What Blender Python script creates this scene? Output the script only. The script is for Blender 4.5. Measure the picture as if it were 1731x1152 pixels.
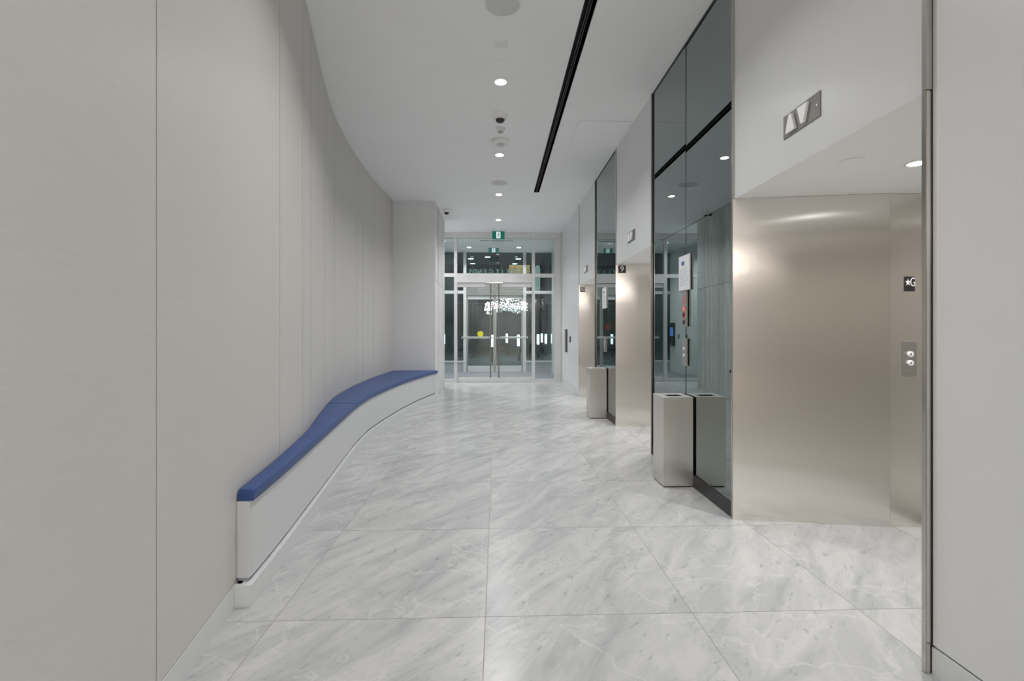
import bpy, bmesh, math, random
from mathutils import Vector, Matrix

random.seed(7)
scene = bpy.context.scene
for o in list(bpy.data.objects):
    bpy.data.objects.remove(o, do_unlink=True)
COL = scene.collection

# ------------------------------------------------------------------ camera
cam_d = bpy.data.cameras.new('camera')
cam_d.sensor_width = 36.0
cam_d.lens = 36.0 * 790.0 / 1731.0
cam_d.shift_y = -16.0 / 1731.0
cam_d.clip_start = 0.02
cam_d.clip_end = 300
cam = bpy.data.objects.new('camera', cam_d)
COL.objects.link(cam)
cam.location = (0, 0, 1.25)
cam.rotation_euler = (math.radians(90), 0, math.radians(-1.849))
scene.camera = cam

# ------------------------------------------------------------------ world: night sky
world = bpy.data.worlds.new('night')
scene.world = world
world.use_nodes = True
world.node_tree.nodes['Background'].inputs[0].default_value = (0.10, 0.13, 0.17, 1)
world.node_tree.nodes['Background'].inputs[1].default_value = 0.12

vs = scene.view_settings
vs.view_transform = 'Standard'
vs.look = 'None'
vs.gamma = 1.0
vs.use_curve_mapping = False
vs.exposure = 0.0
DOWN_W = 20.8          # watts of a corridor downlight
try:
    scene.cycles.max_bounces = 10
    scene.cycles.diffuse_bounces = 5
    scene.cycles.glossy_bounces = 5
    scene.cycles.transparent_max_bounces = 16
    scene.cycles.use_denoising = True
    scene.cycles.sample_clamp_indirect = 6.0
except Exception:
    pass

# ------------------------------------------------------------------ key sizes
CEIL = 3.66            # ceiling height
XR = 1.575             # right wall face
HEAD = 2.13            # elevator head height
YEXIT = 11.45          # inner storefront
YOUT = 14.30           # outer storefront
XL2 = -2.2             # side wall of recess and vestibule
XVR = 1.68             # right side wall of vestibule
ELEV = [(1.67, 3.05), (4.70, 6.10), (7.43, 8.87)]   # openings (near, far)

# ------------------------------------------------------------------ materials
def mat(name):
    m = bpy.data.materials.new(name)
    m.use_nodes = True
    nt = m.node_tree
    return m, nt, nt.nodes['Principled BSDF']

def N(nt, kind, **kw):
    n = nt.nodes.new(kind)
    for k, v in kw.items():
        setattr(n, k, v)
    return n

def flat(name, col, rough=0.5, metal=0.0, spec=0.5, noise=0.03, nscale=8.0, bump=0.0, bscale=200.0, emit=None, es=0.0, coat=0.0):
    m, nt, b = mat(name)
    b.inputs['Roughness'].default_value = rough
    b.inputs['Metallic'].default_value = metal
    b.inputs['Specular IOR Level'].default_value = spec
    b.inputs['Coat Weight'].default_value = coat
    tc = N(nt, 'ShaderNodeTexCoord')
    nz = N(nt, 'ShaderNodeTexNoise')
    nz.inputs['Scale'].default_value = nscale
    nz.inputs['Detail'].default_value = 4
    nt.links.new(tc.outputs['Object'], nz.inputs['Vector'])
    rp = N(nt, 'ShaderNodeValToRGB')
    rp.color_ramp.elements[0].position = 0.3
    rp.color_ramp.elements[1].position = 0.7
    rp.color_ramp.elements[0].color = [c * (1 - noise) for c in col] + [1]
    rp.color_ramp.elements[1].color = [min(1, c * (1 + noise)) for c in col] + [1]
    nt.links.new(nz.outputs['Fac'], rp.inputs['Fac'])
    nt.links.new(rp.outputs['Color'], b.inputs['Base Color'])
    if bump > 0:
        n2 = N(nt, 'ShaderNodeTexNoise')
        n2.inputs['Scale'].default_value = bscale
        n2.inputs['Detail'].default_value = 3
        nt.links.new(tc.outputs['Object'], n2.inputs['Vector'])
        bp = N(nt, 'ShaderNodeBump')
        bp.inputs['Strength'].default_value = bump
        bp.inputs['Distance'].default_value = 0.002
        nt.links.new(n2.outputs['Fac'], bp.inputs['Height'])
        nt.links.new(bp.outputs['Normal'], b.inputs['Normal'])
    if emit:
        b.inputs['Emission Color'].default_value = (*emit, 1)
        b.inputs['Emission Strength'].default_value = es
    return m

def emissive(name, col, s):
    m, nt, b = mat(name)
    b.inputs['Base Color'].default_value = (*[0.8 * c for c in col], 1)
    b.inputs['Emission Color'].default_value = (*col, 1)
    b.inputs['Emission Strength'].default_value = s
    return m

def glass(name, tint, base=0.05, rough=0.0):
    m = bpy.data.materials.new(name)
    m.use_nodes = True
    nt = m.node_tree
    nt.nodes.clear()
    out = N(nt, 'ShaderNodeOutputMaterial')
    tr = N(nt, 'ShaderNodeBsdfTransparent')
    tr.inputs['Color'].default_value = (*tint, 1)
    gl = N(nt, 'ShaderNodeBsdfGlossy')
    gl.inputs['Color'].default_value = (0.90, 0.95, 1.0, 1)
    gl.inputs['Roughness'].default_value = rough
    lw = N(nt, 'ShaderNodeLayerWeight')
    lw.inputs['Blend'].default_value = 0.5
    pw = N(nt, 'ShaderNodeMath', operation='POWER')
    pw.inputs[1].default_value = 5.0
    nt.links.new(lw.outputs['Facing'], pw.inputs[0])
    ma = N(nt, 'ShaderNodeMath', operation='MULTIPLY_ADD')
    ma.inputs[1].default_value = 0.85
    ma.inputs[2].default_value = base
    ma.use_clamp = True
    nt.links.new(pw.outputs[0], ma.inputs[0])
    mx = N(nt, 'ShaderNodeMixShader')
    nt.links.new(ma.outputs[0], mx.inputs['Fac'])
    nt.links.new(tr.outputs[0], mx.inputs[1])
    nt.links.new(gl.outputs[0], mx.inputs[2])
    nt.links.new(mx.outputs[0], out.inputs['Surface'])
    return m

def steel(name, col, rough=0.25, aniso=0.75, axis='Z', bump=0.02):
    m, nt, b = mat(name)
    b.inputs['Metallic'].default_value = 1.0
    b.inputs['Roughness'].default_value = rough
    b.inputs['Anisotropic'].default_value = aniso
    b.inputs['Anisotropic Rotation'].default_value = 0.0
    tg = N(nt, 'ShaderNodeTangent', direction_type='RADIAL', axis=axis)
    nt.links.new(tg.outputs[0], b.inputs['Tangent'])
    tc = N(nt, 'ShaderNodeTexCoord')
    mp = N(nt, 'ShaderNodeMapping')
    mp.inputs['Scale'].default_value = (3, 3, 900)
    nt.links.new(tc.outputs['Object'], mp.inputs['Vector'])
    nz = N(nt, 'ShaderNodeTexNoise')
    nz.inputs['Scale'].default_value = 1.0
    nz.inputs['Detail'].default_value = 2
    nt.links.new(mp.outputs[0], nz.inputs['Vector'])
    rp = N(nt, 'ShaderNodeValToRGB')
    rp.color_ramp.elements[0].color = [c * 0.96 for c in col] + [1]
    rp.color_ramp.elements[1].color = [min(1, c * 1.03) for c in col] + [1]
    nt.links.new(nz.outputs['Fac'], rp.inputs['Fac'])
    nt.links.new(rp.outputs['Color'], b.inputs['Base Color'])
    return m

def marble(name):
    m, nt, b = mat(name)
    L = nt.links
    tc = N(nt, 'ShaderNodeTexCoord')
    oi = N(nt, 'ShaderNodeObjectInfo')
    mul = N(nt, 'ShaderNodeVectorMath', operation='SCALE')
    mul.inputs[0].default_value = (37.0, 53.0, 0.0)
    L.new(oi.outputs['Random'], mul.inputs['Scale'])
    add = N(nt, 'ShaderNodeVectorMath', operation='ADD')
    L.new(tc.outputs['Object'], add.inputs[0])
    L.new(mul.outputs[0], add.inputs[1])
    rot = N(nt, 'ShaderNodeMapping')
    rot.inputs['Rotation'].default_value = (0, 0, math.radians(-52))
    L.new(add.outputs[0], rot.inputs['Vector'])
    # broad soft clouds, stretched along the grain
    m1 = N(nt, 'ShaderNodeMapping'); m1.inputs['Scale'].default_value = (0.8, 3.0, 1)
    L.new(rot.outputs[0], m1.inputs['Vector'])
    n1 = N(nt, 'ShaderNodeTexNoise'); n1.inputs['Scale'].default_value = 1.9
    n1.inputs['Detail'].default_value = 9; n1.inputs['Roughness'].default_value = 0.66; n1.inputs['Distortion'].default_value = 0.9
    L.new(m1.outputs[0], n1.inputs['Vector'])
    r1 = N(nt, 'ShaderNodeValToRGB')
    r1.color_ramp.elements[0].position = 0.30; r1.color_ramp.elements[0].color = (0.35, 0.362, 0.362, 1)
    r1.color_ramp.elements[1].position = 0.62; r1.color_ramp.elements[1].color = (0.515, 0.513, 0.508, 1)
    L.new(n1.outputs['Fac'], r1.inputs['Fac'])
    # thin grey flecks along the grain
    m2 = N(nt, 'ShaderNodeMapping'); m2.inputs['Scale'].default_value = (4.0, 11.0, 1)
    L.new(rot.outputs[0], m2.inputs['Vector'])
    n2 = N(nt, 'ShaderNodeTexNoise'); n2.inputs['Scale'].default_value = 3.2
    n2.inputs['Detail'].default_value = 7; n2.inputs['Roughness'].default_value = 0.6; n2.inputs['Distortion'].default_value = 0.8
    L.new(m2.outputs[0], n2.inputs['Vector'])
    r2 = N(nt, 'ShaderNodeValToRGB')
    r2.color_ramp.elements[0].position = 0.59; r2.color_ramp.elements[0].color = (1, 1, 1, 1)
    r2.color_ramp.elements[1].position = 0.73; r2.color_ramp.elements[1].color = (0.58, 0.61, 0.61, 1)
    L.new(n2.outputs['Fac'], r2.inputs['Fac'])
    mxm = N(nt, 'ShaderNodeMix', data_type='RGBA', blend_type='MULTIPLY')
    mxm.inputs['Factor'].default_value = 0.9
    L.new(r1.outputs['Color'], mxm.inputs[6]); L.new(r2.outputs['Color'], mxm.inputs[7])
    # pale wandering veins
    n3 = N(nt, 'ShaderNodeTexNoise'); n3.inputs['Scale'].default_value = 1.1
    n3.inputs['Detail'].default_value = 5; n3.inputs['Roughness'].default_value = 0.55; n3.inputs['Distortion'].default_value = 0.4
    L.new(add.outputs[0], n3.inputs['Vector'])
    sub = N(nt, 'ShaderNodeMath', operation='SUBTRACT'); sub.inputs[1].default_value = 0.5
    L.new(n3.outputs['Fac'], sub.inputs[0])
    ab = N(nt, 'ShaderNodeMath', operation='ABSOLUTE'); L.new(sub.outputs[0], ab.inputs[0])
    r3 = N(nt, 'ShaderNodeValToRGB')
    r3.color_ramp.elements[0].position = 0.0; r3.color_ramp.elements[0].color = (0.45, 0.45, 0.45, 1)
    r3.color_ramp.elements[1].position = 0.008; r3.color_ramp.elements[1].color = (0, 0, 0, 1)
    L.new(ab.outputs[0], r3.inputs['Fac'])
    mxv = N(nt, 'ShaderNodeMix', data_type='RGBA', blend_type='MIX')
    L.new(r3.outputs['Color'], mxv.inputs['Factor'])
    L.new(mxm.outputs[2], mxv.inputs[6]); mxv.inputs[7].default_value = (0.60, 0.595, 0.585, 1)
    # tile-to-tile tone
    hs = N(nt, 'ShaderNodeHueSaturation')
    mr = N(nt, 'ShaderNodeMapRange'); mr.inputs['To Min'].default_value = 0.95; mr.inputs['To Max'].default_value = 1.05
    L.new(oi.outputs['Random'], mr.inputs['Value']); L.new(mr.outputs[0], hs.inputs['Value'])
    L.new(mxv.outputs[2], hs.inputs['Color'])
    L.new(hs.outputs['Color'], b.inputs['Base Color'])
    b.inputs['Roughness'].default_value = 0.24
    b.inputs['Specular IOR Level'].default_value = 0.34
    return m

def concrete(name):
    m, nt, b = mat(name)
    L = nt.links
    tc = N(nt, 'ShaderNodeTexCoord'); oi = N(nt, 'ShaderNodeObjectInfo')
    mul = N(nt, 'ShaderNodeVectorMath', operation='SCALE'); mul.inputs[0].default_value = (11, 17, 23)
    L.new(oi.outputs['Random'], mul.inputs['Scale'])
    add = N(nt, 'ShaderNodeVectorMath', operation='ADD')
    L.new(tc.outputs['Object'], add.inputs[0]); L.new(mul.outputs[0], add.inputs[1])
    mp = N(nt, 'ShaderNodeMapping'); mp.inputs['Scale'].default_value = (6, 6, 0.9)
    L.new(add.outputs[0], mp.inputs['Vector'])
    n1 = N(nt, 'ShaderNodeTexNoise'); n1.inputs['Scale'].default_value = 2.0; n1.inputs['Detail'].default_value = 8
    n1.inputs['Roughness'].default_value = 0.65
    L.new(mp.outputs[0], n1.inputs['Vector'])
    r1 = N(nt, 'ShaderNodeValToRGB')
    r1.color_ramp.elements[0].position = 0.28; r1.color_ramp.elements[0].color = (0.56, 0.565, 0.56, 1)
    r1.color_ramp.elements[1].position = 0.68; r1.color_ramp.elements[1].color = (0.84, 0.84, 0.83, 1)
    L.new(n1.outputs['Fac'], r1.inputs['Fac'])
    n2 = N(nt, 'ShaderNodeTexNoise'); n2.inputs['Scale'].default_value = 26; n2.inputs['Detail'].default_value = 3
    L.new(add.outputs[0], n2.inputs['Vector'])
    r2 = N(nt, 'ShaderNodeValToRGB')
    r2.color_ramp.elements[0].position = 0.70; r2.color_ramp.elements[0].color = (1, 1, 1, 1)
    r2.color_ramp.elements[1].position = 0.78; r2.color_ramp.elements[1].color = (0.72, 0.72, 0.72, 1)
    L.new(n2.outputs['Fac'], r2.inputs['Fac'])
    mx = N(nt, 'ShaderNodeMix', data_type='RGBA', blend_type='MULTIPLY'); mx.inputs['Factor'].default_value = 1
    L.new(r1.outputs['Color'], mx.inputs[6]); L.new(r2.outputs['Color'], mx.inputs[7])
    hs = N(nt, 'ShaderNodeHueSaturation')
    mr = N(nt, 'ShaderNodeMapRange'); mr.inputs['To Min'].default_value = 0.82; mr.inputs['To Max'].default_value = 1.08
    L.new(oi.outputs['Random'], mr.inputs['Value']); L.new(mr.outputs[0], hs.inputs['Value'])
    L.new(mx.outputs[2], hs.inputs['Color']); L.new(hs.outputs['Color'], b.inputs['Base Color'])
    bp = N(nt, 'ShaderNodeBump'); bp.inputs['Strength'].default_value = 0.3; bp.inputs['Distance'].default_value = 0.003
    L.new(n1.outputs['Fac'], bp.inputs['Height']); L.new(bp.outputs['Normal'], b.inputs['Normal'])
    b.inputs['Roughness'].default_value = 0.75
    return m

def fabric_panel(name, col):
    # warm grey wall covering with a fine horizontal weave
    m, nt, b = mat(name)
    L = nt.links
    tc = N(nt, 'ShaderNodeTexCoord')
    mp = N(nt, 'ShaderNodeMapping'); mp.inputs['Scale'].default_value = (6, 6, 260)
    L.new(tc.outputs['Object'], mp.inputs['Vector'])
    nz = N(nt, 'ShaderNodeTexNoise'); nz.inputs['Scale'].default_value = 1.0; nz.inputs['Detail'].default_value = 4
    L.new(mp.outputs[0], nz.inputs['Vector'])
    rp = N(nt, 'ShaderNodeValToRGB')
    rp.color_ramp.elements[0].position = 0.25; rp.color_ramp.elements[0].color = [c * 0.965 for c in col] + [1]
    rp.color_ramp.elements[1].position = 0.75; rp.color_ramp.elements[1].color = [c * 1.03 for c in col] + [1]
    L.new(nz.outputs['Fac'], rp.inputs['Fac']); L.new(rp.outputs['Color'], b.inputs['Base Color'])
    bp = N(nt, 'ShaderNodeBump'); bp.inputs['Strength'].default_value = 0.05; bp.inputs['Distance'].default_value = 0.001
    L.new(nz.outputs['Fac'], bp.inputs['Height']); L.new(bp.outputs['Normal'], b.inputs['Normal'])
    b.inputs['Roughness'].default_value = 0.42
    b.inputs['Specular IOR Level'].default_value = 0.35
    return m

def woodclad(name):
    m, nt, b = mat(name)
    L = nt.links
    tc = N(nt, 'ShaderNodeTexCoord')
    mp = N(nt, 'ShaderNodeMapping'); mp.inputs['Scale'].default_value = (0.6, 0.6, 9)
    L.new(tc.outputs['Object'], mp.inputs['Vector'])
    nz = N(nt, 'ShaderNodeTexNoise'); nz.inputs['Scale'].default_value = 2.0; nz.inputs['Detail'].default_value = 5
    L.new(mp.outputs[0], nz.inputs['Vector'])
    rp = N(nt, 'ShaderNodeValToRGB')
    rp.color_ramp.elements[0].color = (0.42, 0.25, 0.12, 1); rp.color_ramp.elements[1].color = (0.62, 0.41, 0.22, 1)
    L.new(nz.outputs['Fac'], rp.inputs['Fac']); L.new(rp.outputs['Color'], b.inputs['Base Color'])
    b.inputs['Roughness'].default_value = 0.5
    return m

M = dict(
    ceiling=flat('white_ceiling_paint', (0.93, 0.93, 0.93), 0.6, spec=0.3, noise=0.01, nscale=2),
    panel=fabric_panel('warm_grey_wallcovering', (0.60, 0.585, 0.555)),
    backing=flat('dark_panel_backing', (0.10, 0.10, 0.095), 0.8),
    white=flat('white_lacquer', (0.72, 0.725, 0.73), 0.28, spec=0.5, noise=0.01, nscale=3),
    base=flat('white_baseboard', (0.66, 0.675, 0.675), 0.35, noise=0.015),
    marble=marble('white_grey_marble'),
    grout=flat('pale_grout', (0.37, 0.335, 0.29), 0.8),
    concrete=concrete('board_formed_concrete'),
    concrete_gap=flat('concrete_joint', (0.30, 0.30, 0.295), 0.9),
    steel=steel('brushed_stainless', (0.86, 0.83, 0.785), 0.24, 1.0),
    steel_bin=steel('brushed_stainless_bin', (0.80, 0.76, 0.72), 0.32, 0.8),
    trim=flat('polished_steel_trim', (0.55, 0.53, 0.50), 0.18, metal=1.0, noise=0.02),
    plate=flat('satin_steel_plate', (0.50, 0.49, 0.47), 0.35, metal=1.0, noise=0.02),
    lantern_plate=flat('dark_satin_plate', (0.27, 0.26, 0.25), 0.4, metal=1.0, noise=0.02),
    bench=flat('bench_white_lacquer', (0.62, 0.625, 0.635), 0.3, noise=0.01, nscale=3),
    bronze=flat('dark_bronze_bar', (0.27, 0.25, 0.235), 0.3, metal=0.8, noise=0.02),
    lid=flat('satin_bin_lid', (0.74, 0.72, 0.70), 0.5, metal=0.6, noise=0.02),
    alu=flat('silver_aluminium_frame', (0.68, 0.68, 0.685), 0.38, metal=0.35, noise=0.015),
    alu_dark=flat('steel_door_frame', (0.50, 0.49, 0.48), 0.28, metal=0.9, noise=0.02),
    mirror=flat('smoked_mirror', (0.27, 0.315, 0.31), 0.0, metal=1.0, noise=0.0),
    black=flat('black_metal', (0.015, 0.015, 0.016), 0.4, noise=0.1),
    charcoal=flat('charcoal_metal', (0.035, 0.034, 0.035), 0.4, metal=0.2, noise=0.1),
    blue=flat('blue_vinyl', (0.030, 0.070, 0.22), 0.42, spec=0.45, noise=0.05, bump=0.25, bscale=350),
    plastic=flat('white_plastic', (0.85, 0.85, 0.84), 0.4, noise=0.01),
    greyplastic=flat('light_grey_grille', (0.66, 0.66, 0.655), 0.6, noise=0.02),
    lamp=emissive('downlight_lens', (1.0, 0.985, 0.96), 9.0),
    led=emissive('led_line', (1.0, 0.98, 0.95), 7.0),
    bollight=emissive('bollard_lamp_glass', (0.92, 0.97, 1.0), 5.0),
    pillar=emissive('pillar_lamp_glass', (0.80, 0.90, 0.80), 0.42),
    crystal=emissive('lit_crystal', (1.0, 0.93, 0.87), 50.0),
    signgreen=emissive('exit_sign_green', (0.0, 0.14, 0.095), 0.5),
    signwhite=emissive('exit_sign_white', (0.85, 0.9, 1.0), 0.85),
    tri=flat('frosted_arrow', (0.86, 0.86, 0.85), 0.35, noise=0.0, emit=(1, 1, 1), es=0.05),
    white_text=flat('white_lettering', (0.85, 0.85, 0.85), 0.5, noise=0.0),
    grey_text=flat('grey_metal_lettering', (0.82, 0.83, 0.83), 0.5, noise=0.02),
    paper=flat('white_paper', (0.80, 0.81, 0.83), 0.35, noise=0.0),
    ink=flat('grey_print', (0.42, 0.44, 0.48), 0.6, noise=0.0),
    blueprint=flat('blue_print', (0.06, 0.12, 0.32), 0.5, noise=0.0),
    red=flat('red_plastic', (0.65, 0.03, 0.03), 0.35, noise=0.0, emit=(1, 0.03, 0.02), es=0.35),
    redlamp=emissive('red_tail_lamp', (1.0, 0.03, 0.02), 5.0),
    yellow=flat('yellow_sticker', (0.78, 0.74, 0.05), 0.5, noise=0.02),
    screen=emissive('blue_screen', (0.10, 0.30, 0.85), 0.6),
    glass=glass('clear_glass', (0.92, 0.955, 0.945), 0.055),
    outglass=glass('tinted_glass', (0.72, 0.86, 0.85), 0.055),
    mat_floor=flat('grey_entrance_mat', (0.20, 0.20, 0.22), 0.9, noise=0.25, nscale=30, bump=0.5, bscale=300),
    spandrel=flat('grey_spandrel', (0.36, 0.38, 0.40), 0.45, noise=0.03),
    asphalt=flat('asphalt', (0.06, 0.065, 0.065), 0.8, noise=0.25, nscale=20),
    paving=flat('plaza_paving', (0.17, 0.17, 0.165), 0.7, noise=0.2, nscale=6),
    paint=flat('white_road_paint', (0.55, 0.56, 0.54), 0.7, noise=0.1),
    facade=flat('dark_facade', (0.07, 0.085, 0.09), 0.6, noise=0.15),
    facade_glass=flat('dark_window_glass', (0.02, 0.03, 0.033), 0.1, noise=0.1),
    facade_frame=flat('window_frame_grey', (0.22, 0.24, 0.24), 0.5, noise=0.05),
    soffit=flat('dark_soffit', (0.10, 0.11, 0.11), 0.6, noise=0.08),
    wood=woodclad('timber_cladding'),
    van=flat('dark_van_paint', (0.03, 0.035, 0.04), 0.25, noise=0.05, coat=0.5),
    rubber=flat('tyre_rubber', (0.02, 0.02, 0.02), 0.8, noise=0.05),
    lobbywall=flat('lobby_stone', (0.68, 0.665, 0.68), 0.4, noise=0.06, nscale=2),
)

# ------------------------------------------------------------------ builders
WP = {}
def place(o, parent, loc):
    COL.objects.link(o)
    if parent is not None:
        o.parent = parent
        o.location = Vector(loc) - WP[parent.name]
    else:
        o.location = loc
    WP[o.name] = Vector(loc)
    return o

def tag(o, label=None, cat=None, group=None, kind=None):
    if label: o['label'] = label
    if cat: o['category'] = cat
    if group: o['group'] = group
    if kind: o['kind'] = kind
    return o

def thing(name, label, cat, loc=(0, 0, 0), group=None, kind=None):
    o = bpy.data.objects.new(name, None)
    o.empty_display_size = 0.1
    place(o, None, loc)
    return tag(o, label, cat, group, kind)

def mesh(name, bm, material, parent=None, loc=None, smooth=False):
    """bm is in world coordinates; the object's origin is put at loc (default: middle of its underside)."""
    bmesh.ops.recalc_face_normals(bm, faces=bm.faces)
    if loc is None:
        xs = [v.co.x for v in bm.verts]; ys = [v.co.y for v in bm.verts]; zs = [v.co.z for v in bm.verts]
        loc = ((min(xs) + max(xs)) / 2, (min(ys) + max(ys)) / 2, min(zs))
    bmesh.ops.translate(bm, verts=bm.verts, vec=-Vector(loc))
    me = bpy.data.meshes.new(name)
    bm.to_mesh(me); bm.free()
    if smooth:
        for p in me.polygons: p.use_smooth = True
        try: me.set_sharp_from_angle(angle=math.radians(35))
        except Exception: pass
    me.materials.append(material)
    o = bpy.data.objects.new(name, me)
    return place(o, parent, loc)

def box(bm, x0, x1, y0, y1, z0, z1):
    vs_ = [bm.verts.new((x, y, z)) for z in (z0, z1) for y in (y0, y1) for x in (x0, x1)]
    for f in ((0, 1, 3, 2), (4, 6, 7, 5), (0, 4, 5, 1), (2, 3, 7, 6), (0, 2, 6, 4), (1, 5, 7, 3)):
        bm.faces.new([vs_[i] for i in f])
    return bm

def B(*boxes):
    bm = bmesh.new()
    for b in boxes: box(bm, *b)
    return bm

def bevelled(bm, w, seg=2):
    bmesh.ops.bevel(bm, geom=list(bm.edges), offset=w, segments=seg, profile=0.5, affect='EDGES')
    return bm

def prism(pts, d, bm=None):
    """pts: list of 3D points of a planar polygon, extruded by vector d."""
    bm = bm or bmesh.new()
    a = [bm.verts.new(p) for p in pts]
    d = Vector(d)
    c = [bm.verts.new(Vector(p) + d) for p in pts]
    n = len(pts)
    bm.faces.new(a); bm.faces.new(list(reversed(c)))
    for i in range(n):
        bm.faces.new((a[i], a[(i + 1) % n], c[(i + 1) % n], c[i]))
    return bm

def lathe(profile, centre, axis='Z', seg=32, bm=None):
    """profile: [(radius, height)], turned about an axis through centre."""
    bm = bm or bmesh.new()
    rings = []
    for r, h in profile:
        ring = []
        if r < 1e-6:
            ring = [bm.verts.new((0, 0, h))]
        else:
            for k in range(seg):
                a = 2 * math.pi * k / seg
                ring.append(bm.verts.new((r * math.cos(a), r * math.sin(a), h)))
        rings.append(ring)
    for p, q in zip(rings, rings[1:]):
        for k in range(seg):
            i, j = k, (k + 1) % seg
            if len(p) == 1 and len(q) == 1: continue
            if len(p) == 1: bm.faces.new((p[0], q[i], q[j]))
            elif len(q) == 1: bm.faces.new((p[i], q[0], p[j]))
            else: bm.faces.new((p[i], q[i], q[j], p[j]))
    if len(rings[0]) > 1: bm.faces.new(list(reversed(rings[0])))
    if len(rings[-1]) > 1: bm.faces.new(rings[-1])
    vs_ = [v for ring in rings for v in ring]
    if axis == 'Y': bmesh.ops.rotate(bm, verts=vs_, cent=(0, 0, 0), matrix=Matrix.Rotation(math.radians(-90), 3, 'X'))
    if axis == 'X': bmesh.ops.rotate(bm, verts=vs_, cent=(0, 0, 0), matrix=Matrix.Rotation(math.radians(90), 3, 'Y'))
    bmesh.ops.translate(bm, verts=vs_, vec=centre)
    return bm

def rod(p, q, r, seg=12, bm=None):
    bm = bm or bmesh.new()
    p, q = Vector(p), Vector(q)
    d = (q - p).normalized()
    u = d.orthogonal().normalized(); w = d.cross(u)
    A, C = [], []
    for k in range(seg):
        a = 2 * math.pi * k / seg
        off = (u * math.cos(a) + w * math.sin(a)) * r
        A.append(bm.verts.new(p + off)); C.append(bm.verts.new(q + off))
    bm.faces.new(A); bm.faces.new(list(reversed(C)))
    for k in range(seg):
        bm.faces.new((A[k], A[(k + 1) % seg], C[(k + 1) % seg], C[k]))
    return bm

def text_bm(body, size, extrude=0.002):
    cu = bpy.data.curves.new('tmp', 'FONT')
    cu.body = body; cu.size = size; cu.extrude = extrude
    cu.align_x = 'CENTER'; cu.align_y = 'CENTER'
    cu.resolution_u = 4
    ob = bpy.data.objects.new('tmp', cu); COL.objects.link(ob)
    dg = bpy.context.evaluated_depsgraph_get()
    me = bpy.data.meshes.new_from_object(ob.evaluated_get(dg))
    bm = bmesh.new(); bm.from_mesh(me)
    bpy.data.objects.remove(ob, do_unlink=True)
    bpy.data.meshes.remove(me); bpy.data.curves.remove(cu)
    return bm

def text_obj(name, body, size, origin, right, up, material, parent, extrude=0.002, sx=1.0):
    bm = text_bm(body, size, extrude)
    right, up = Vector(right), Vector(up)
    nrm = right.cross(up)
    for v in bm.verts:
        v.co = Vector(origin) + right * v.co.x * sx + up * v.co.y + nrm * v.co.z
    return mesh(name, bm, material, parent)

def add_light(name, kind, loc, power, rot=(0, 0, 0), size=0.1, spread=None, color=(1, 1, 1), size_y=None):
    d = bpy.data.lights.new(name, kind)
    d.energy = power; d.color = color
    if kind == 'AREA':
        d.shape = 'DISK' if size_y is None else 'RECTANGLE'
        d.size = size
        if size_y is not None: d.size_y = size_y
        if spread: d.spread = math.radians(spread)
    else:
        d.shadow_soft_size = size
    o = bpy.data.objects.new(name, d)
    COL.objects.link(o); o.location = loc; o.rotation_euler = rot
    return o

# curve of the left wall: x as a smooth function of y
WALL = [(-2.0, -1.0), (-1, -1.0), (0, -1.0), (0.9, -1.025), (1.54, -1.095), (1.9, -1.148), (2.24, -1.202), (2.8, -1.281), (3.447, -1.394),
        (3.71, -1.457), (4.62, -1.678), (5.256, -1.807), (5.9, -1.885), (6.52, -1.931), (7.475, -1.954), (8.75, -1.923)]
KICK = [(2.0, -1.105), (2.17, -1.112), (2.54, -1.146), (2.953, -1.194), (3.8, -1.296), (4.604, -1.393), (5.011, -1.43), (5.43, -1.452), (5.848, -1.444),
        (6.461, -1.413), (7.10, -1.358), (7.76, -1.270), (8.2, -1.19), (8.7, -1.09)]
def spline(P, y):
    n = len(P)
    if y <= P[0][0]: return P[0][1]
    if y >= P[-1][0]: return P[-1][1]
    for i in range(n - 1):
        if P[i][0] <= y <= P[i + 1][0]: break
    def slope(k):
        if k == 0: return (P[1][1] - P[0][1]) / (P[1][0] - P[0][0])
        if k == n - 1: return (P[-1][1] - P[-2][1]) / (P[-1][0] - P[-2][0])
        return (P[k + 1][1] - P[k - 1][1]) / (P[k + 1][0] - P[k - 1][0])
    h = P[i + 1][0] - P[i][0]; t = (y - P[i][0]) / h
    m0, m1 = slope(i) * h, slope(i + 1) * h
    return ((2 * t**3 - 3 * t**2 + 1) * P[i][1] + (t**3 - 2 * t**2 + t) * m0 + (-2 * t**3 + 3 * t**2) * P[i + 1][1] + (t**3 - t**2) * m1)
wall_x = lambda y: spline(WALL, y)
kick_x = lambda y: spline(KICK, y)

def ys_between(a, b, step):
    n = max(1, int(math.ceil((b - a) / step)))
    return [a + (b - a) * k / n for k in range(n + 1)]

def ribbon(ys, front, back, z0, z1, bm=None):
    """solid strip following two curves x=front(y), x=back(y) between heights"""
    bm = bm or bmesh.new()
    rows = []
    for y in ys:
        f, k = front(y), back(y)
        rows.append([bm.verts.new(p) for p in ((f, y, z0), (f, y, z1), (k, y, z1), (k, y, z0))])
    for a, c in zip(rows, rows[1:]):
        for i in range(4):
            bm.faces.new((a[i], a[(i + 1) % 4], c[(i + 1) % 4], c[i]))
    bm.faces.new(rows[0]); bm.faces.new(list(reversed(rows[-1])))
    return bm

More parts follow.
